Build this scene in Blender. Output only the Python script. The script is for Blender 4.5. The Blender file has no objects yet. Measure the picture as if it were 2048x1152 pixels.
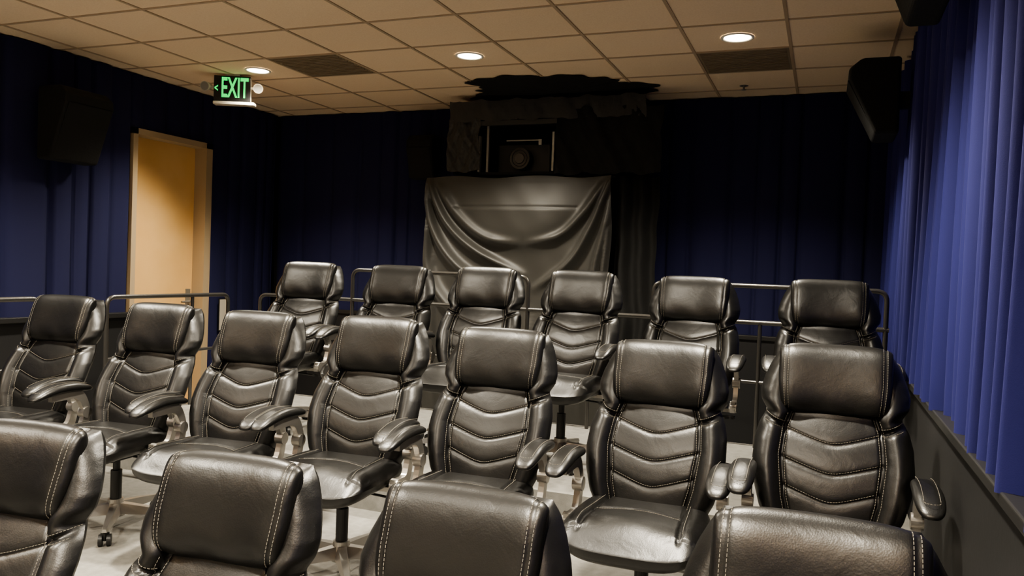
import bpy, math, random
import numpy as np
from mathutils import Vector, Matrix
random.seed(4); rng=np.random.RandomState(7)
S=bpy.context.scene
try: S.view_settings.look='AgX - Medium High Contrast'
except Exception: pass
COL=S.collection
# ------------------------------------------------------------------ dims
Z0=1.67
CEIL=3.22; YB=7.15; YF=-3.2; XR=0.56; XL=-5.60
F1,F2,F3=0.0,0.24,0.50
# ------------------------------------------------------------------ materials
def mat(name,col,rough=.6,metal=0,bump=None,spec=.5,emit=None,var=None,sheen=0,coat=0):
    m=bpy.data.materials.new(name); m.use_nodes=True
    nt=m.node_tree; b=nt.nodes['Principled BSDF']
    b.inputs['Base Color'].default_value=(*col,1); b.inputs['Roughness'].default_value=rough
    b.inputs['Metallic'].default_value=metal; b.inputs['Specular IOR Level'].default_value=spec
    if sheen: b.inputs['Sheen Weight'].default_value=sheen
    if coat: b.inputs['Coat Weight'].default_value=coat; b.inputs['Coat Roughness'].default_value=.25
    if emit: b.inputs['Emission Color'].default_value=(*emit[0],1); b.inputs['Emission Strength'].default_value=emit[1]
    tc=nt.nodes.new('ShaderNodeTexCoord')
    if bump:
        sc,st,dist=bump
        n=nt.nodes.new('ShaderNodeTexNoise'); n.inputs['Scale'].default_value=sc; n.inputs['Detail'].default_value=4
        nt.links.new(tc.outputs['Object'],n.inputs['Vector'])
        bp=nt.nodes.new('ShaderNodeBump'); bp.inputs['Strength'].default_value=st; bp.inputs['Distance'].default_value=dist
        nt.links.new(n.outputs['Fac'],bp.inputs['Height']); nt.links.new(bp.outputs['Normal'],b.inputs['Normal'])
    if var:
        sc,c2=var
        n=nt.nodes.new('ShaderNodeTexNoise'); n.inputs['Scale'].default_value=sc; n.inputs['Detail'].default_value=6
        nt.links.new(tc.outputs['Object'],n.inputs['Vector'])
        r=nt.nodes.new('ShaderNodeValToRGB'); r.color_ramp.elements[0].color=(*col,1); r.color_ramp.elements[1].color=(*c2,1)
        r.color_ramp.elements[0].position=.35; r.color_ramp.elements[1].position=.65
        nt.links.new(n.outputs['Fac'],r.inputs['Fac']); nt.links.new(r.outputs['Color'],b.inputs['Base Color'])
    return m
M={}
def leather():
    m=mat('black_leather',(.006,.0058,.0055),.37,spec=.6)
    nt=m.node_tree; b=nt.nodes['Principled BSDF']; tc=nt.nodes.new('ShaderNodeTexCoord')
    v=nt.nodes.new('ShaderNodeTexVoronoi'); v.inputs['Scale'].default_value=260
    n=nt.nodes.new('ShaderNodeTexNoise'); n.inputs['Scale'].default_value=11; n.inputs['Detail'].default_value=3; n.inputs['Distortion'].default_value=.6
    nt.links.new(tc.outputs['Object'],v.inputs['Vector']); nt.links.new(tc.outputs['Object'],n.inputs['Vector'])
    b1=nt.nodes.new('ShaderNodeBump'); b1.inputs['Strength'].default_value=.25; b1.inputs['Distance'].default_value=.0006
    b2=nt.nodes.new('ShaderNodeBump'); b2.inputs['Strength'].default_value=.38; b2.inputs['Distance'].default_value=.006
    nt.links.new(v.outputs['Distance'],b1.inputs['Height']); nt.links.new(n.outputs['Fac'],b2.inputs['Height'])
    nt.links.new(b2.outputs['Normal'],b1.inputs['Normal']); nt.links.new(b1.outputs['Normal'],b.inputs['Normal'])
    return m
M['leather']=leather()
M['stitch']=mat('stitch_thread',(.25,.23,.19),.8)
M['silver']=mat('satin_aluminium',(.42,.40,.37),.34,.8)
M['blackplastic']=mat('black_plastic',(.015,.015,.015),.45)
M['gloss']=mat('black_gloss',(.01,.01,.01),.2)
M['tile']=mat('ceiling_tile',(.86,.68,.485),.95,bump=(160,.5,.002),var=(90,(.81,.63,.44)))
M['tbar']=mat('ceiling_tbar',(.46,.34,.23),.6)
M['vent']=mat('vent_grey',(.25,.195,.13),.7)
M['white']=mat('white_paint',(.8,.78,.72),.5)
M['greywhite']=mat('aged_white_plastic',(.50,.46,.38),.5)
M['carpet']=mat('grey_carpet',(.25,.242,.222),.95,bump=(300,.6,.003),var=(25,(.205,.198,.18)))
M['blackwall']=mat('black_wall_paint',(.010,.010,.011),.6,bump=(60,.2,.002))
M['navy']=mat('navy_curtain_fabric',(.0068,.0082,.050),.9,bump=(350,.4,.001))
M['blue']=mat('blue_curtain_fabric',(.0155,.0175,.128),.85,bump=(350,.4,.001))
M['wood']=mat('door_wood',(.80,.51,.215),.45,bump=(8,.05,.001),var=(3,(.75,.46,.18)))
M['frame']=mat('door_frame_paint',(.42,.32,.20),.5)
M['blackcloth']=mat('black_cloth',(.006,.006,.0055),.85,bump=(30,.4,.006))
M['satin']=mat('black_satin_cloth',(.034,.032,.027),.52,bump=(7,.15,.008),sheen=.15,spec=.65)
M['greytape']=mat('charcoal_felt',(.045,.043,.038),.65,bump=(12,.6,.012))
M['lens']=mat('lens_glass',(.01,.01,.012),.05,coat=1)
M['rail']=mat('rail_paint',(.09,.086,.08),.28,.6,coat=.4)
M['green']=mat('exit_green',(.0,.30,.06),.5,emit=((.0,.9,.13),1.2))
M['lamp']=mat('lamp_lens',(1,.9,.75),.5,emit=((1,.84,.6),30))
M['metal']=mat('grey_metal',(.3,.29,.26),.4,.6)
# ------------------------------------------------------------------ helpers
def link(o,parent=None):
    COL.objects.link(o)
    if parent: o.parent=parent
    return o
def mk(name,verts,faces,m,parent=None,smooth=False):
    me=bpy.data.meshes.new(name); me.from_pydata([tuple(map(float,v)) for v in verts],[],faces); me.update()
    if m is not None: me.materials.append(m)
    if smooth: me.polygons.foreach_set('use_smooth',[True]*len(me.polygons))
    o=bpy.data.objects.new(name,me); return link(o,parent)
def boxdata(x0,x1,y0,y1,z0,z1):
    v=[(x0,y0,z0),(x1,y0,z0),(x1,y1,z0),(x0,y1,z0),(x0,y0,z1),(x1,y0,z1),(x1,y1,z1),(x0,y1,z1)]
    f=[(0,3,2,1),(4,5,6,7),(0,1,5,4),(1,2,6,5),(2,3,7,6),(3,0,4,7)]
    return v,f
def box(name,x0,x1,y0,y1,z0,z1,m,parent=None,bev=0):
    v,f=boxdata(x0,x1,y0,y1,z0,z1); o=mk(name,v,f,m,parent)
    if bev:
        b=o.modifiers.new('b','BEVEL'); b.width=bev; b.segments=3; b.limit_method='ANGLE'
    return o
class Acc:
    def __init__(s): s.v=[]; s.f=[]
    def add(s,v,f):
        n=len(s.v); s.v+= [tuple(p) for p in v]; s.f+=[tuple(i+n for i in q) for q in f]
    def box(s,*a): s.add(*boxdata(*a))
    def cyl(s,p0,p1,r0,r1=None,n=20):
        r1=r0 if r1 is None else r1
        p0=Vector(p0);p1=Vector(p1); d=(p1-p0).normalized(); a=d.orthogonal().normalized(); b=d.cross(a)
        v=[];f=[]
        for p,r in((p0,r0),(p1,r1)):
            for i in range(n):
                t=2*math.pi*i/n; v.append(p+a*r*math.cos(t)+b*r*math.sin(t))
        for i in range(n): f.append((i,(i+1)%n,n+(i+1)%n,n+i))
        f.append(tuple(range(n))[::-1]); f.append(tuple(range(n,2*n)))
        s.add(v,f)
    def mesh(s,name,m,smooth=False):
        me=bpy.data.meshes.new(name); me.from_pydata([tuple(map(float,p)) for p in s.v],[],s.f); me.update()
        me.materials.append(m)
        if smooth: me.polygons.foreach_set('use_smooth',[True]*len(me.polygons))
        return me
def empty(name,loc=(0,0,0),rz=0):
    e=bpy.data.objects.new(name,None); e.empty_display_size=.1; e.location=loc; e.rotation_euler=(0,0,rz); return link(e)
def tube(name,pts,r,m,parent=None,cyc=False):
    c=bpy.data.curves.new(name,'CURVE'); c.dimensions='3D'; c.bevel_depth=r; c.bevel_resolution=4; c.use_fill_caps=True
    s=c.splines.new('POLY'); s.points.add(len(pts)-1)
    for p,q in zip(s.points,pts): p.co=(*q,1)
    s.use_cyclic_u=cyc; c.materials.append(m)
    o=bpy.data.objects.new(name,c); return link(o,parent)
def fillet(pts,r,n=6):
    P=[Vector(p) for p in pts]; out=[P[0]]
    for a,b,c in zip(P,P[1:],P[2:]):
        u=(a-b).normalized(); w=(c-b).normalized(); s=b+u*r; e=b+w*r
        for i in range(n+1):
            t=i/n; out.append((1-t)**2*s+2*t*(1-t)*b+t*t*e)
    out.append(P[-1]); return out
def grid_faces(nu,nv,wrap=False,off=0):
    f=[]
    for j in range(nv-1):
        for i in range(nu-(0 if wrap else 1)):
            a=j*nu+i; b=j*nu+(i+1)%nu
            f.append((off+a,off+b,off+b+nu,off+a+nu))
    return f
# ------------------------------------------------------------------ CHAIR meshes
ZS=[.44,.47,.55,.64,.72,.80,.855,.885,.900,.915,.94,.98,1.03,1.08,1.12,1.15]
WS=[.17,.215,.255,.280,.290,.286,.272,.256,.246,.256,.272,.276,.264,.244,.222,.195]
zz=np.linspace(.44,1.15,400); ww=np.interp(zz,ZS,WS)
k=np.ones(9)/9; ww2=np.convolve(np.pad(ww,4,'edge'),k,'valid')
def W(z): return float(np.interp(z,zz,ww2))
def CP(z): return float(np.interp(z,[.44,.50,.60,.75,.85,.90,1.2],[.115,.14,.165,.182,.172,.155,.15]))
def yc(z):
    return .14+.262*(z-.48)/.67-.032*math.sin(math.pi*min(1,max(0,(z-.44)/.45)))
CHEV=[.795,.690,.590]
def chz(zk,q): return zk+.046*(math.sqrt(q*q+.05)-.2236)/.80
def dback(x,z):
    w=W(z); c=CP(z); a=abs(x)
    if a<c:
        q=a/c
        d=.052+.022*(1-q**2)
        for zk in CHEV:
            zl=chz(zk,q)
            d+= -.006*math.exp(-((z-zl)/.005)**2) -.0035*math.exp(-((z-zl)/.018)**2)
        if z>.86: d-=.10*(z-.86)**1.3
    else:
        t=min(1,(a-c)/max(1e-4,(w-c)))
        d=.050*max(0,1-t**3)**.5+.034*math.sin(math.pi*min(1,t*1.05))*(1-t*.2)
        if t<1:
            zl=.885-.035*(1-t)
            d+=-.022*math.exp(-((z-zl)/.009)**2)*(1-t**4)
            if z>zl: d+=.014*math.exp(-((z-zl-.05)/.04)**2)*(1-t**2)
    d+=-.018*math.exp(-((a-c)/.007)**2)
    e=1.0
    if z<.49: e=math.sqrt(max(0,1-((.49-z)/.05)**2))
    if z>1.10: e=math.sqrt(max(0,1-((z-1.10)/.05)**2))
    return d*e
def backmesh():
    NU,NZ=81,130; A=Acc(); v=[]
    us=np.linspace(-1,1,NU)
    for side in(0,1):
        for j in range(NZ):
            z=.44+.71*j/(NZ-1); w=W(z)
            for u in us:
                x=w*(math.sin(u*math.pi/2)*.35+u*.65)
                if side==0: y=yc(z)-dback(x,z)
                else:
                    e=1.0
                    if z<.49: e=math.sqrt(max(0,1-((.49-z)/.05)**2))
                    if z>1.10: e=math.sqrt(max(0,1-((z-1.10)/.05)**2))
                    y=yc(z)+.04*math.sqrt(max(0,1-u**4))*e
                y-= .045*(abs(x)/.29)**2.2
                v.append((x,y,z))
    f=grid_faces(NU,NZ)
    n=NU*NZ
    f+=[tuple(n+i for i in q[::-1]) for q in grid_faces(NU,NZ)]
    A.add(v,f); return A.mesh('chair_backrest',M['leather'],True)
def superpad(hx,hy,hz,pxy=4,pz=2.6,nu=72,nv=28):
    v=[]
    for j in range(nv):
        ph=-math.pi/2+math.pi*j/(nv-1)
        c=math.cos(ph); s=math.sin(ph)
        rc=abs(c)**(2/pz); rs=math.copysign(abs(s)**(2/pz),s)
        for i in range(nu):
            t=2*math.pi*i/nu; ct,st=math.cos(t),math.sin(t)
            v.append([hx*math.copysign(abs(ct)**(2/pxy),ct)*rc,hy*math.copysign(abs(st)**(2/pxy),st)*rc,hz*rs])
    return v,grid_faces(nu,nv,True)
HC=(0,yc(1.035)-.060,1.035)
HX=.209; HANG=.30
def hpt(x,t,off=0):
    s=abs(x)/HX; e=max(0,1-s**5)**.5; e=max(e,.02)
    g=1-.05*math.exp(-((abs(x)-.180)/.006)**2)
    ct,st=math.cos(t),math.sin(t)
    yy=-(.064+off)*math.copysign(abs(ct)**.85,ct)*(.2+.8*e)*g
    z=(.144+off)*math.copysign(abs(st)**.66,st)*(.80+.20*e)*(.5+.5*g)
    ang=HANG; y2=yy*math.cos(ang)+z*math.sin(ang); z2=-yy*math.sin(ang)*.5+z*math.cos(ang)
    y2-=.028*(abs(x)/.21)**2.2
    if st<0: z2+=.010*(abs(x)/.21)**3
    X=x*(1-.06*max(0,-st))
    y2+=.004*math.sin(x*37+3*st)*max(0,-st)*max(0,ct)
    return (X,HC[1]+y2,HC[2]+z2)
def headmesh():
    NS,NX=60,71; v=[]
    for j in range(NX):
        s=-1+2*j/(NX-1); x=HX*(math.sin(s*math.pi/2)*.6+s*.4)
        for i in range(NS): v.append(hpt(x,2*math.pi*i/NS))
    f=grid_faces(NS,NX,True)
    f.append(tuple(range(NS))[::-1]); f.append(tuple((NX-1)*NS+i for i in range(NS)))
    A=Acc(); A.add(v,f); return A.mesh('chair_headrest',M['leather'],True)
def seat_dz(x,y):
    a=abs(x); c=.165+.02*(-y/.3)
    d=.018*math.exp(-((a-.225)/.05)**2)*(1 if y>-.28 else .3) -.016*math.exp(-((a-c)/.008)**2)*(1 if y>-.26 else max(0,1-(-.26-y)/.05))
    d+=-.010*math.exp(-((y+.14-.08*(1-(a/.2)**2 if a<.2 else 0))/.009)**2)*(1 if a<c else 0)
    d+= -.045*max(0,(-y-.20)/.14)**2
    d+= .012*math.exp(-(x/.11)**2-((y+.20)/.09)**2)
    return d
def seatmesh():
    N1,N2=90,80; vv=[]
    for side in (0,1):
        for j in range(N2):
            q=-1+2*j/(N2-1)
            for i in range(N1):
                p=-1+2*i/(N1-1)
                p2=math.sin(p*math.pi/2)*.5+p*.5; q2=math.sin(q*math.pi/2)*.5+q*.5
                m=(abs(p2)**4+abs(q2)**4)**.25; mx=max(abs(p2),abs(q2)); k=mx/m if m>0 else 1
                X=p2*k; Y=q2*k; r=min(1,mx)
                x=.268*X*(1-.07*max(0,Y)); y=-.09+.300*Y
                h=math.sqrt(max(0,1-r**5))
                if side==0: z=.485+.055*h+seat_dz(x,y)*h
                else: z=.485-.065*h-.02*h*max(0,(-y-.2)/.14)
                z-= .018*max(0,(-y-.20)/.17)**2
                vv.append((x,y,z))
    n=N1*N2; ff=grid_faces(N1,N2); ff+=[tuple(n+a for a in r[::-1]) for r in grid_faces(N1,N2)]
    A=Acc(); A.add(vv,ff); return A.mesh('chair_seat',M['leather'],True)
def stitches(A,pts,step=.010,ln=.0068,r=.0009):
    P=[Vector(p) for p in pts]; acc=0
    for a,b in zip(P,P[1:]):
        L=(b-a).length
        if L<1e-6: continue
        d=(b-a)/L; s=-acc
        while s<L:
            s0=max(0,s); s1=min(L,s+ln)
            if s1>s0+1e-4: A.cyl(a+d*s0,a+d*s1,r,r,4)
            s+=step
        acc=(L-(s-step))
def bpt(x,z,off=.001):
    y=yc(z)-dback(x,z)-.045*(abs(x)/.29)**2.2-off
    return (x,y,z)
def armz(y): 
    return .722-1.1*(y+.06)**2*(1 if y<-.06 else .6)
def stitchmesh():
    A=Acc()
    for sg in(-1,1):
        stitches(A,[bpt(sg*(CP(z)+.010),z) for z in np.linspace(.48,.90,50)])
        stitches(A,[bpt(sg*(CP(z)-.010),z) for z in np.linspace(.50,.90,50)])
        for zo in(.014,-.013):
            stitches(A,[bpt(sg*(CP(.87)+t*(W(.88)-CP(.87))),.885-.035*(1-t)+zo) for t in np.linspace(.08,.9,24)])
    for zk in CHEV:
        stitches(A,[bpt(q*CP(zk),chz(zk,abs(q))+.008) for q in np.linspace(-.93,.93,61)])
    for x in(-.188,-.173,.173,.188):
        stitches(A,[hpt(x,math.radians(-75+170*i/49),.0008) for i in range(50)])
    for sg in(-1,1):
        stitches(A,[(sg*(.165+.02*(-y/.3)+.012),y,.485+.055+seat_dz(.165+.02*(-y/.3)+.012,y)-.018*max(0,(-y-.20)/.17)**2+.001) for y in np.linspace(-.27,.12,30)])
    pts=[]
    for x in np.linspace(-.16,.16,40):
        y=-.14+.08*(1-(abs(x)/.2)**2)-.012; pts.append((x,y,.540+seat_dz(x,y)+.001))
    stitches(A,pts)
    for sg in(-1,1):
        for k2 in(-1,1):
            stitches(A,[(sg*.305+k2*.025,y,armz(y)+.0255) for y in np.linspace(-.21,.07,24)])
        stitches(A,[(sg*.305+.025*math.cos(t),-.21-.024*math.sin(t),armz(-.22)+.024) for t in np.linspace(0,math.pi,10)])
    return A.mesh('chair_stitching',M['stitch'])
def armpadmesh():
    A=Acc()
    for sg in(-1,1):
        v,f=superpad(.047,.190,.026,3,2.4,48,18)
        v=[(sg*.303+x*(1-.12*(y/.19)),y-.070,z+armz(y-.070)) for x,y,z in v]
        A.add(v,f)
    return A.mesh('chair_arm_pads',M['leather'],True)
def ribbon(A,pts,wx,th):
    P=[Vector(p) for p in pts]; v=[];f=[]
    for i,p in enumerate(P):
        d=(P[min(i+1,len(P)-1)]-P[max(i-1,0)]).normalized(); n=d.cross(Vector((1,0,0))).normalized()
        w=wx[i] if hasattr(wx,'__len__') else wx
        for a,b in((-1,-1),(1,-1),(1,1),(-1,1)): v.append(p+n*w*a+Vector((1,0,0))*th*b)
    for i in range(len(P)-1):
        for q in range(4): f.append((4*i+q,4*i+(q+1)%4,4*i+4+(q+1)%4,4*i+4+q))
    f.append((3,2,1,0)); m=4*(len(P)-1); f.append((m,m+1,m+2,m+3)); A.add(v,f)
def armbracketmesh():
    A=Acc()
    for sg in(-1,1):
        x=sg*.292
        pts=fillet([(x,-.09,.458),(x,.045,.452),(x,.085,.58),(x,.03,.690),(x,-.15,.690)],.055)
        n=len(pts); ribbon(A,pts,[.030-.008*math.sin(math.pi*i/(n-1)) for i in range(n)],.013)
        A.box(min(sg*.14,sg*.295),max(sg*.14,sg*.295),-.06,.03,.425,.445)
        A.cyl((x-sg*.02,.072,.575),(x+sg*.022,.072,.575),.030,n=24)
        A.cyl((x-sg*.015,-.06,.458),(x+sg*.02,-.06,.458),.032,n=24)
    return A.mesh('chair_arm_brackets',M['silver'])
def basemesh():
    A=Acc()
    for i in range(5):
        t=2*math.pi*i/5+.3; c,s=math.cos(t),math.sin(t); v=[]
        for r,w,z0,z1 in((.03,.032,.075,.130),(.16,.026,.075,.115),(.30,.017,.072,.094),(.325,.012,.072,.088)):
            for a,z in((-w,z0),(w,z0),(w*.6,z1),(-w*.6,z1)):
                v.append((c*r-s*a,s*r+c*a,z))
        f=[]
        for k2 in range(3):
            for q in range(4): f.append((4*k2+q,4*k2+(q+1)%4,4*k2+4+(q+1)%4,4*k2+4+q))
        f+=[(3,2,1,0),(12,13,14,15)]
        A.add(v,f)
    A.cyl((0,0,.06),(0,0,.15),.045,.038,24)
    return A.mesh('chair_star_base',M['silver'])
def castermesh():
    A=Acc()
    for i in range(5):
        t=2*math.pi*i/5+.3; c,s=math.cos(t),math.sin(t); cx,cy=c*.30,s*.30
        d=Vector((-s,c,0))
        for o in(-.019,.019):
            p=Vector((cx,cy,.029))+d*o
            A.cyl(p-d*.009,p+d*.009,.029,n=22)
        A.box(cx-.014,cx+.014,cy-.014,cy+.014,.028,.066)
        A.cyl((cx,cy,.05),(cx,cy,.078),.008,n=10)
    A.cyl((0,0,.12),(0,0,.30),.028,n=20)
    return A.mesh('chair_casters_and_column',M['blackplastic'])
def mechmesh():
    A=Acc()
    A.cyl((0,0,.22),(0,0,.42),.018,n=16)
    A.box(-.10,.10,-.14,.12,.385,.428)
    A.box(-.16,.16,-.20,.16,.418,.432)
    A.cyl((.08,-.02,.40),(.27,-.04,.395),.006,n=8); A.box(.25,.30,-.06,-.02,.388,.402)
    ribbon(A,fillet([(0,.08,.41),(0,.225,.41),(0,.245,.62)],.07),.010,.04)
    return A.mesh('chair_tilt_mechanism',M['blackplastic'])
CH=[('backrest',backmesh(),1),('headrest',headmesh(),1),('seat',seatmesh(),1),('stitching',stitchmesh(),1),
    ('arm_pads',armpadmesh(),1),('arm_brackets',armbracketmesh(),1),('tilt_mechanism',mechmesh(),1),('star_base',basemesh(),0),('casters_and_column',castermesh(),0)]
def chair(hx,hy,z,deg,lift=0):
    a=math.radians(deg); R=.30
    e=empty('leather_office_chair',(hx+R*math.sin(a),hy-R*math.cos(a),z),a)
    for n,me,up in CH:
        o=bpy.data.objects.new(n,me); link(o,e)
        if up: o.location.z=lift
for x,y,dg,l in((.010,1.74,0,.01),(-.785,1.75,2,-.040),(-1.485,1.75,5,-.045),(-2.29,1.76,6,-.040),(-3.02,1.76,6,0)):
    chair(x,y,F1,dg,l)
for x,dg,l in((.052,0,0),(-.627,0,-.03),(-1.380,2,-.022),(-2.035,3,-.005),(-2.758,5,-.018),(-3.430,4,-.01),(-4.17,6,0)):
    chair(x,3.42,F2,dg,l)
for x,dg,l in((.027,3,0),(-.736,0,-.01),(-1.447,-2,0),(-2.11,2,0),(-2.778,4,-.01),(-3.524,5,-.01)):
    chair(x,4.92,F3,dg,l)
# ------------------------------------------------------------------ ROOM
box('floor',XL-.2,XR+.2,YF-.2,YB+.2,-.12,0,M['carpet'])
box('floor_riser',XL,XR,2.30,YB,0,F2,M['carpet'])
box('floor_platform',-4.68,.44,3.98,5.80,F2,F3,M['carpet'])
box('ceiling',XL-.2,XR+.2,YF-.2,YB+.2,CEIL,CEIL+.1,M['tile'])
A=Acc()
gx=-.28; xs=[gx+.635*k2 for k2 in range(-9,2)]
for x in xs:
    if XL<x<XR: A.box(x-.010,x+.010,YF,YB,CEIL-.006,CEIL+.001)
y=5.05-.6*14
while y<YB:
    if y>YF: A.box(XL,XR,y-.010,y+.010,CEIL-.0055,CEIL+.001)
    y+=.6
o=link(bpy.data.objects.new('ceiling_grid',A.mesh('ceiling_grid',M['tbar'])))
box('wall_right',XR,XR+.12,YF,YB,0,CEIL,M['blackwall'])
box('wall_back',XL,XR,YB,YB+.12,0,CEIL,M['blackwall'])
box('wall_front',XL,XR,YF-.12,YF,0,CEIL,M['blackwall'])
DY0,DY1,DZ=5.14,6.05,2.75
A=Acc(); A.box(XL-.12,XL,YF,DY0,0,CEIL); A.box(XL-.12,XL,DY1,YB,0,CEIL); A.box(XL-.12,XL,DY0,DY1,DZ,CEIL); A.box(XL-.12,XL,DY0,DY1,0,F2)
link(bpy.data.objects.new('wall_left',A.mesh('wall_left',M['blackwall'])))
d=empty('door_1',(XL,0,0))
box('leaf',-.10,-.055,DY0+.05,DY1-.05,F2+.005,DZ-.05,M['wood'],d)
A=Acc(); A.box(-.12,.085,DY0,DY0+.05,F2,DZ); A.box(-.12,.085,DY1-.05,DY1+.03,F2,DZ); A.box(-.12,.085,DY0,DY1+.03,DZ-.05,DZ)
o=link(bpy.data.objects.new('frame',A.mesh('frame',M['frame'])),d)
A=Acc(); A.box(-.055,-.050,DY1-.13,DY1-.07,F2+.93,F2+1.12); A.cyl((-.05,DY1-.10,F2+1.0),(.0,DY1-.10,F2+1.0),.011); A.cyl((.0,DY1-.10,F2+1.0),(.0,DY1-.23,F2+1.0),.010)
link(bpy.data.objects.new('handle',A.mesh('handle',M['metal'])),d)
LZ=1.175
box('wainscot_right',.445,XR,YF,YB,0,LZ-.035,M['blackwall'])  # wainscot panel below the ledge, likewise on left and back walls
box('trim_right',.415,XR,YF,YB,LZ-.035,LZ,M['blackplastic'],bev=.006)
box('wainscot_left',XL,XL+.08,YF,DY0,0,LZ-.04,M['blackwall'])
box('trim_left',XL,XL+.13,YF,DY0,LZ-.04,LZ,M['blackplastic'],bev=.006)
box('wainscot_back',XL+.12,.445,YB-.08,YB,F2,LZ-.04,M['blackwall'])
box('trim_back',XL+.12,.415,YB-.10,YB,LZ-.04,LZ,M['blackplastic'],bev=.006)
def curtain(name,axis,pos,a0,a1,z0,z1,period,amp,sign,m,seed,flat=0):
    r=np.random.RandomState(seed)
    knots=[a0]
    while knots[-1]<a1: knots.append(knots[-1]+period*(.55+.9*r.rand()))
    amps=amp*(.5+.6*r.rand(len(knots))); skew=r.rand(len(knots))*.6+.7
    v=[];us=[]
    nper=16
    for kk in range(len(knots)-1):
        for i in range(nper): us.append((kk,i/nper))
    us.append((len(knots)-2,1.0))
    zs=np.linspace(z0,z1,9)
    for z in zs:
        fz=(z-z0)/(z1-z0)
        for kk,u in us:
            p=min(a1,knots[kk]+(knots[kk+1]-knots[kk])*u)
            s=max(0,math.sin(math.pi*u**skew[kk]))
            if flat: s=.8*min(1,s*2.6)+.25*s*math.sin(math.pi*min(1,u*1.0))
            else: s=s**.8
            dd=amps[kk]*s*(1.0-.25*fz)+ .006*math.sin(3*p+2*z)
            q=pos+sign*dd
            v.append((q,p,z) if axis=='x' else (p,q,z))
    nu=len(us); f=grid_faces(nu,len(zs))
    return mk(name,v,f,m,smooth=True)
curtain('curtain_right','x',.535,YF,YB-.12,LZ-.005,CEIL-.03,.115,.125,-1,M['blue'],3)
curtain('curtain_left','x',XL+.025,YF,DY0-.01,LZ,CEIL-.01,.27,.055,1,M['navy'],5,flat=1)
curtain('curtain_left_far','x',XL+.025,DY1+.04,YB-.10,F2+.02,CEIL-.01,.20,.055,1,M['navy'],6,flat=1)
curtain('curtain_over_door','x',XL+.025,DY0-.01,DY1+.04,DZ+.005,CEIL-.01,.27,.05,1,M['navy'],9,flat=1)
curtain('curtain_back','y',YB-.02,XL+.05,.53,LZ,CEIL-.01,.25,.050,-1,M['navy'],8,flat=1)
def vent(x0,y0):
    A=Acc(); A.box(x0+.012,x0+.623,y0+.012,y0+.588,CEIL-.004,CEIL+.002)
    for i in range(14):
        yy=y0+.04+i*.04; A.box(x0+.03,x0+.605,yy,yy+.012,CEIL-.010,CEIL-.003)
    link(bpy.data.objects.new('air_vent_grille',A.mesh('air_vent_grille',M['vent'])))
vent(-4.09,5.05); vent(-.915,5.65)
def can(x,y,pw=60):
    e=empty('recessed_downlight',(x,y,CEIL))
    A=Acc(); n=40
    v=[]
    for r,z in((.105,-.001),(.105,-.007),(.092,-.010),(.085,-.004)):
        for i in range(n): v.append((r*math.cos(2*math.pi*i/n),r*math.sin(2*math.pi*i/n),z))
    f=grid_faces(n,4,True); A.add(v,f)
    link(bpy.data.objects.new('trim_ring',A.mesh('trim_ring',M['white'],True)),e)
    A=Acc(); A.cyl((0,0,-.004),(0,0,.0),.086,n=40); link(bpy.data.objects.new('lens',A.mesh('lens',M['lamp'])),e)
    L=bpy.data.lights.new('spot_bulb','SPOT'); L.energy=pw; L.color=(1,.91,.75); L.spot_size=math.radians(128); L.spot_blend=.85; L.shadow_soft_size=.085
    o=bpy.data.objects.new('spot_bulb',L); link(o,e); o.location=(0,0,-.03)
for y,pw in((5.35,430),(2.95,600),(.55,600),(-1.85,340)):
    for x in(-.595,-2.50,-4.41): can(x,y,pw)
def fill_uplight(x,y,rz):  # unseen fixture added as fill, to brighten the ceiling
    e=empty('added_fill_uplight',(x,y,2.25),rz)
    v=[];n=16
    for r,z in((.03,-.10),(.09,-.06),(.13,.06),(.12,.06),(.08,-.05)):
        for i in range(n+1):
            t=-math.pi*i/n; v.append((r*math.cos(t),r*math.sin(t),z))
    mk('added_bowl',v,grid_faces(n+1,5),M['white'],e,True)
    L=bpy.data.lights.new('fill_uplight_spot','SPOT'); L.energy=330; L.color=(1,.83,.62); L.spot_size=math.radians(160); L.spot_blend=.6; L.shadow_soft_size=.06
    o=bpy.data.objects.new('fill_uplight_spot',L); link(o,e); o.location=(0,-.06,.05); o.rotation_euler=(math.pi,0,0)
for yy in(-.6,): 
    fill_uplight(.40,yy,math.radians(-90)); fill_uplight(XL+.09,yy,math.radians(90))
e=empty('projection_screen',(0,0,0))
box('fabric',-4.8,-.2,YF+.06,YF+.09,.7,2.8,mat('screen_fabric',(.8,.75,.65),.9),e)
box('border',-4.9,-.1,YF+.02,YF+.055,.6,2.9,M['blackcloth'],e)
A=Acc(); A.cyl((0,0,-.002),(0,0,0),.035,n=24); A.cyl((0,0,-.03),(0,0,0),.008); A.cyl((0,0,-.034),(0,0,-.031),.022,n=16)
o=link(bpy.data.objects.new('fire_sprinkler',A.mesh('fire_sprinkler',M['metal']))); o.location=(-.68,6.72,CEIL)
# small notice plate beside the door
e=empty('wall_notice',(-5.49,6.26,1.12))
box('panel',0,.006,-.06,.07,-.16,.14,M['greywhite'],e)
box('panel_frame',-.004,.003,-.07,.08,-.17,.15,M['blackplastic'],e)
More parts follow.
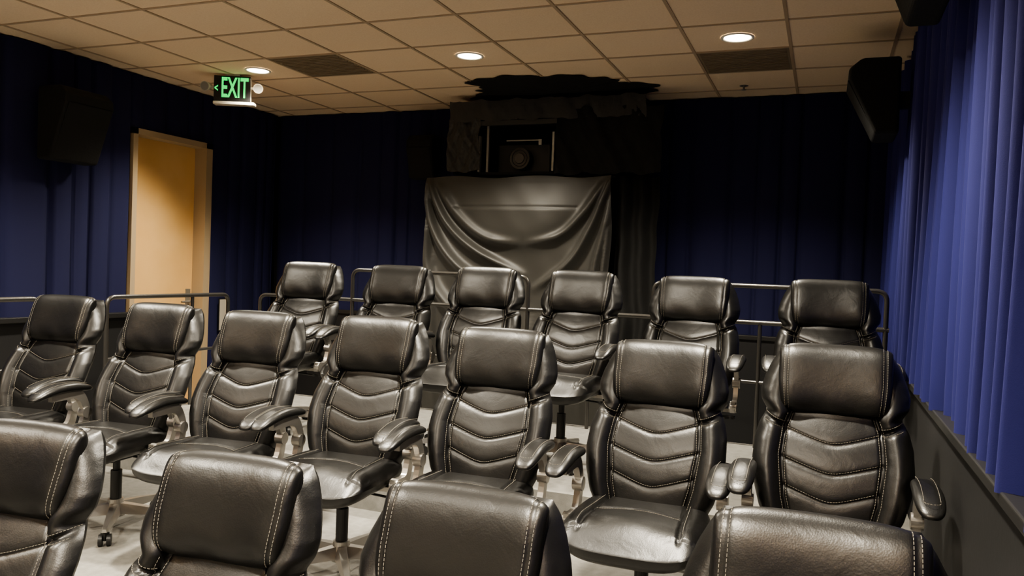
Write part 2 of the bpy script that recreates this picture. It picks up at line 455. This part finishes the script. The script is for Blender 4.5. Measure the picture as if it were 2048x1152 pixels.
# ------------------------------------------------------------------ exit sign
e=empty('exit_sign',(-4.73,5.43,CEIL-.012),math.radians(25))
box('housing',-.150,.150,-.02,.03,-.225,-.005,M['greywhite'],e,bev=.006)
box('face_plate',-.152,.152,-.026,-.018,-.222,-.005,M['gloss'],e,bev=.003)
box('canopy',-.06,.06,-.015,.04,-.008,.012,M['greywhite'],e)
box('base_tray',-.15,.19,-.05,.03,-.250,-.224,M['greywhite'],e,bev=.006)
def text(body,size,loc,sx,par,off=.004):
    c=bpy.data.curves.new('exit_lettering','FONT'); c.body=body; c.size=size; c.extrude=.0015; c.offset=off; c.align_x='CENTER'; c.align_y='CENTER'
    c.materials.append(M['green']); o=bpy.data.objects.new('exit_lettering',c); link(o,par)
    o.location=loc; o.rotation_euler=(math.pi/2,0,0); o.scale=(sx,1,1); return o
text('EXIT',.235,(.022,-.0285,-.113),.47,e)
text('<',.09,(-.130,-.0285,-.116),.6,e,.002)
for sg in(-1,1):
    x=sg*.200
    A=Acc()
    A.cyl((sg*.150,0,-.10),(x,0,-.10),.012)
    A.cyl((x+sg*.01,.03,-.09),(x+sg*.02,-.045,-.105),.030,.040,28)
    link(bpy.data.objects.new('emergency_lamp_head',A.mesh('emergency_lamp_head',M['greywhite'],False)),e)
    A=Acc(); A.cyl((x+sg*.02,-.0455,-.105),(x+sg*.0203,-.048,-.1055),.034,n=28)
    link(bpy.data.objects.new('emergency_lamp_lens',A.mesh('emergency_lamp_lens',M['metal'])),e)
# ------------------------------------------------------------------ speakers
def speaker(loc,rz,wd=.34,h=.50,dp=.30,bot=.12):
    e=empty('wall_speaker',loc,rz)
    pr=[(0,-h/2),(0,h/2),(-dp*.75,h/2),(-dp,h/2-.06),(-dp,h/2-.12),(-bot,-h/2)]
    v=[];n=len(pr)
    for x in(-wd/2,wd/2): v+=[(x,a,b) for a,b in pr]
    f=[tuple(range(n)),tuple(range(2*n-1,n-1,-1))]+[(i,i+n,(i+1)%n+n,(i+1)%n) for i in range(n)]
    o=mk('cabinet',v,f,M['blackcloth'],e); b=o.modifiers.new('b','BEVEL'); b.width=.02; b.segments=4
    a0=Vector((0,-dp-.004,h/2-.13)); a1=Vector((0,-bot-.008,-h/2+.02))
    v=[(-wd/2+.02,a0.y,a0.z),(wd/2-.02,a0.y,a0.z),(wd/2-.02,a1.y,a1.z),(-wd/2+.02,a1.y,a1.z)]
    v+=[(x,y+.01,z) for x,y,z in v]
    mk('grille',v,[(0,1,2,3),(7,6,5,4),(0,4,5,1),(1,5,6,2),(2,6,7,3),(3,7,4,0)],M['blackcloth'],e)
    box('bracket',-.03,.03,-.01,.09,-.05,.05,M['blackplastic'],e)
speaker((.37,5.45,2.79),math.radians(-90),.38,.46,.29,.13)
speaker((.37,3.30,2.92),math.radians(-90),.38,.50,.26,.12)
speaker((XL+.13,4.42,2.62),math.radians(90),.42,.54,.30,.14)
speaker((XL+.13,2.20,2.62),math.radians(90),.42,.54,.30,.14)
speaker((-3.70,YB-.12,2.72),0,.28,.42,.20,.12)
# ------------------------------------------------------------------ projector booth + drapes
def sheet(name,m,fn,nu,nv,parent=None,solid=0):
    v=[fn(i/(nu-1),j/(nv-1)) for j in range(nv) for i in range(nu)]
    return mk(name,v,grid_faces(nu,nv),m,parent,True)
def nz(x,y,s=1.0):
    return (math.sin(3.1*x*s+1.7*y*s)+math.sin(5.3*x*s-2.9*y*s+1.1)*.6+math.sin(9.7*x*s+7.1*y*s+2.3)*.35)/1.95
b=empty('projector_booth')
BX0,BX1=-3.22,-1.50; BY=6.62; BZ0,BZ1=2.52,3.16
WX0,WX1,WZ0,WZ1=-2.96,-2.24,2.53,2.97
A=Acc()
A.box(BX0,WX0,BY,YB-.1,BZ0,BZ1); A.box(WX1,BX1,BY,YB-.1,BZ0,BZ1); A.box(WX0,WX1,BY,YB-.1,WZ1,BZ1); A.box(WX0,WX1,BY,YB-.1,BZ0-.015,WZ0); A.box(WX0,WX1,YB-.14,YB-.1,WZ0,WZ1)
link(bpy.data.objects.new('booth_shell',A.mesh('booth_shell',M['blackcloth'])),b)
def patch(name,x0,x1,z0,z1,amp,s,m,jag=.02,dy=0):
    def fn(u,v):
        x=x0+(x1-x0)*u; z=z0+(z1-z0)*v
        zz_=z+(jag*nz(x*6,0) if v in(0.0,1.0) else 0)
        return (x+jag*.6*nz(z*5,3),BY-.03-dy-amp*(1+nz(x*3,z*2.2,s)+.5*nz(x*7,z*6,s)),zz_)
    sheet(name,m,fn,60,40,b)
patch('felt_left',BX0-.04,WX0+.02,2.53,3.0,.022,3,M['greytape'])
patch('felt_top',BX0-.02,BX1+.06,2.98,3.16,.012,2,M['greytape'],dy=.02)
patch('felt_right',WX1+.02,BX1+.20,2.50,3.06,.022,1.6,M['blackcloth'])
A=Acc(); A.box(WX0+.0,WX0+.018,BY-.03,BY+.01,WZ0,WZ1-.12); A.box(WX1-.018,WX1,BY-.03,BY+.01,WZ0,WZ1-.10); A.box(WX0+.06,WX0+.08,BY+.02,BY+.05,WZ0,WZ1)
A.box(WX0+.24,WX1-.14,BY+.05,BY+.062,WZ1-.16,WZ1-.150); A.box(WX1-.17,WX1-.14,BY+.04,BY+.06,WZ1-.20,WZ1-.150)
link(bpy.data.objects.new('window_frame',A.mesh('window_frame',M['metal'])),b)
A=Acc(); A.box(WX0-.03,WX1+.03,BY-.05,BY-.015,WZ1-.03,WZ1+.01)
link(bpy.data.objects.new('window_header',A.mesh('window_header',M['greytape'])),b)
p=empty('projector',(-2.60,6.86,2.66)); 
box('body',-.26,.26,-.06,.14,-.128,.15,M['blackplastic'],p,bev=.02)
A=Acc(); A.cyl((0,-.14,0),(0,-.05,0),.085,.10,36); A.cyl((0,-.16,0),(0,-.13,0),.10,.10,36)
link(bpy.data.objects.new('lens_barrel',A.mesh('lens_barrel',M['gloss'])),p)
for r in(.098,.072):
    tube('lens_ring',[(r*math.cos(t),-.163,r*math.sin(t)) for t in np.linspace(0,2*math.pi,40)[:-1]],.002,M['blackplastic'],p,True)
A=Acc(); A.cyl((0,-.168,0),(0,-.158,0),.045,.05,30); link(bpy.data.objects.new('lens_glass',A.mesh('lens_glass',M['lens'])),p)
dc=empty('draped_cabinet')
CX0,CX1,CY,CZ=-3.44,-1.70,6.50,2.48
box('cabinet',CX0+.05,CX1-.05,CY+.14,YB-.14,F2,CZ-.03,M['blackplastic'],dc)
RID=[
 ([(.00,.02),(.04,.45),(.20,.80),(.46,1.02)],.030,.085),
 ([(.01,.01),(.12,.40),(.30,.66),(.55,.86)],.026,.085),
 ([(.00,.22),(.02,.80),(.14,1.15),(.40,1.45)],.036,.075),
 ([(.05,.05),(.20,.36),(.36,.55),(.56,.60)],.030,.055),
 ([(.98,.03),(.86,.33),(.74,.52),(.56,.60)],.028,.055),
 ([(1.,.02),(.90,.45),(.80,.75),(.62,.98)],.026,.080),
 ([(1.,.15),(.94,.70),(.90,1.1),(.72,1.4)],.026,.07),
 ([(.985,.2),(.975,.8),(.97,1.3),(.95,1.9)],.020,.055),
 ([(.03,.6),(.04,1.1),(.05,1.5),(.08,2.1)],.03,.05),
 ([(.90,1.0),(.89,1.3),(.88,1.6),(.88,2.1)],.03,.04),
 ([(.30,1.2),(.31,1.5),(.30,1.8),(.28,2.1)],.05,.04),
 ([(.60,1.2),(.60,1.5),(.62,1.8),(.64,2.1)],.05,.04),
]
WDT=CX1-CX0
def catm(P,n=40):
    P=[np.array(p) for p in P]; Q=[2*P[0]-P[1]]+P+[2*P[-1]-P[-2]]; out=[]
    for i in range(1,len(Q)-2):
        for t in np.linspace(0,1,n,endpoint=False):
            a,b_,c,d_=Q[i-1],Q[i],Q[i+1],Q[i+2]
            out.append(.5*((2*b_)+(-a+c)*t+(2*a-5*b_+4*c-d_)*t*t+(-a+3*b_-3*c+d_)*t**3))
    out.append(P[-1]); return np.array(out)
NU_,NV_=170,220
U=np.linspace(0,1,NU_); DZm=(CZ-F2-.1)*(1-np.linspace(0,1,NV_))
GU,GD=np.meshgrid(U*WDT,DZm)
H=np.zeros_like(GU)
for P,wd_,am in RID:
    c=catm([(p[0]*WDT,p[1]) for p in P]); 
    best=np.full(GU.shape,1e9); tb=np.zeros(GU.shape)
    for i,q in enumerate(c):
        dd=(GU-q[0])**2+(GD-q[1])**2; mm=dd<best; best[mm]=dd[mm]; tb[mm]=i/len(c)
    ampl=am*np.clip(np.minimum(tb*5+.25,(1-tb)*3+.15),0,1)
    H=np.maximum(H,ampl*np.exp(-best/(2*wd_**2)))
cc=2*GU/WDT-1
usag=.60*(1-np.abs(cc)**2.2)
H+= .085*(1/(1+np.exp((GD-usag)*24)))*(1-cc**2)*np.clip(GD/.30,0,1)
H-= .008*np.exp(-((GD-.27)/.007)**2)*(np.abs(cc)<.66)
H*=np.clip(GD/.06,0,1)**.5
v=[]
for j in range(NV_):
    for i in range(NU_):
        x=CX0+GU[j,i]; z=CZ-GD[j,i]; c=cc[j,i]
        v.append((x+.012*math.sin(z*7)*abs(c)**6,CY+.07-H[j,i]+.008*nz(x*2.2,z*2.2),z+(.010*math.sin(c*7) if j==NV_-1 else 0)))
mk('satin_drape',v,grid_faces(NU_,NV_),M['satin'],dc,True)
def topf(u,v):
    x=CX0+(CX1-CX0)*u; return (x,CY+.07+.44*v,CZ+.010*math.sin((2*u-1)*7)*(1-v))
sheet('drape_top',M['satin'],topf,60,20,dc)
def sidef(u,v):
    y=CY+.08+.42*u; z=F2+.1+(CZ-F2-.1)*v; return (CX0+.02*math.sin(u*18+z*2)*(1-v)-.005,y,z)
sheet('drape_side',M['satin'],sidef,40,40,dc)
def rside(u,v):
    x=CX1+.02+.34*u; z=.55+(2.49-.55)*v; return (x+.02*nz(z*2,0),BY+.04+.03*math.sin(u*14+z*1.2)+.10*u,z)
sheet('hanging_blackout_cloth',M['blackcloth'],rside,50,30,dc)
v=[(-2.25,6.5,CEIL-.03)];f=[];n=120; rings=6  # dark sheet added to stand in for the shade above the booth
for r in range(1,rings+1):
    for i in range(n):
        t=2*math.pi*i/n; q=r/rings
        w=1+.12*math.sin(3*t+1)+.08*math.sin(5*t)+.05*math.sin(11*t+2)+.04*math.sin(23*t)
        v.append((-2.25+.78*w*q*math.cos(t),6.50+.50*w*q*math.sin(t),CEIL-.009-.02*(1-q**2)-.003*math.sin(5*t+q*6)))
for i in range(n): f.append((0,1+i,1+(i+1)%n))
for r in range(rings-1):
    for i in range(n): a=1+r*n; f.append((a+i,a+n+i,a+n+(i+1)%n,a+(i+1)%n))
mk('ceiling_shade_sheet',v,f,M['blackcloth'],smooth=True)
A=Acc(); A.cyl((0,0,0),(0,0,-.10),.004,n=8); A.cyl((0,0,-.10),(0,-.03,-.16),.016,.026,16); A.cyl((0,.05,0),(0,-.005,0),.008,n=8)
o=link(bpy.data.objects.new('wall_sensor',A.mesh('wall_sensor',M['metal']))); o.location=(-1.48,YB-.08,3.03)
# ------------------------------------------------------------------ railings
r=empty('guard_railing')
RY=5.70
def rail(n,pts,rad=.016,fr=.07): tube(n,fillet(pts,fr),rad,M['rail'],r)
rail('rail_upper_left',[(-3.66,RY,F3),(-3.66,RY,1.61),(-2.10,RY,1.61),(-2.10,RY,F3)])
rail('rail_upper_right',[(-1.14,RY,F3),(-1.14,RY,1.61),(.38,RY,1.61),(.38,RY,F3)])
rail('rail_lower',[(-4.60,RY,F3),(-4.60,RY,1.36),(.40,RY,1.36)])
tube('rail_low2',[(-4.60,RY,.95),(.40,RY,.95)],.012,M['rail'],r)
for x in(-3.1,-2.55,-1.6,-.4): tube('post',[(x,RY,F3),(x,RY,1.36)],.014,M['rail'],r)
r=empty('aisle_handrail')
for y0,y1,yb in((4.12,5.33,F3),(2.42,3.62,F2)):
    rail('hand_rail',[(-4.63,y0,yb),(-4.63,y0,1.365),(-4.63,y1,1.365),(-4.63,y1,yb)])
    tube('mid_rail',[(-4.63,y0,.93),(-4.63,y1,.93)],.012,M['rail'],r)
    tube('post',[(-4.63,(y0+y1)/2+.2,yb),(-4.63,(y0+y1)/2+.2,1.365)],.014,M['rail'],r)
# ------------------------------------------------------------------ world + camera
w=bpy.data.worlds.new('w'); S.world=w; w.use_nodes=True
w.node_tree.nodes['Background'].inputs[0].default_value=(.5,.42,.33,1); w.node_tree.nodes['Background'].inputs[1].default_value=.05
cam=bpy.data.cameras.new('cam'); cam.sensor_width=36; cam.lens=28.02; cam.clip_start=.02
co=bpy.data.objects.new('camera',cam); link(co)
back=Vector((.3648,-.9308,.0246)).normalized(); right=Vector((.930,.3655,.0373)); right=(right-back*right.dot(back)).normalized(); up=back.cross(right)
mw=Matrix(((right.x,up.x,back.x,0),(right.y,up.y,back.y,0),(right.z,up.z,back.z,Z0),(0,0,0,1)))
co.matrix_world=mw
S.camera=co
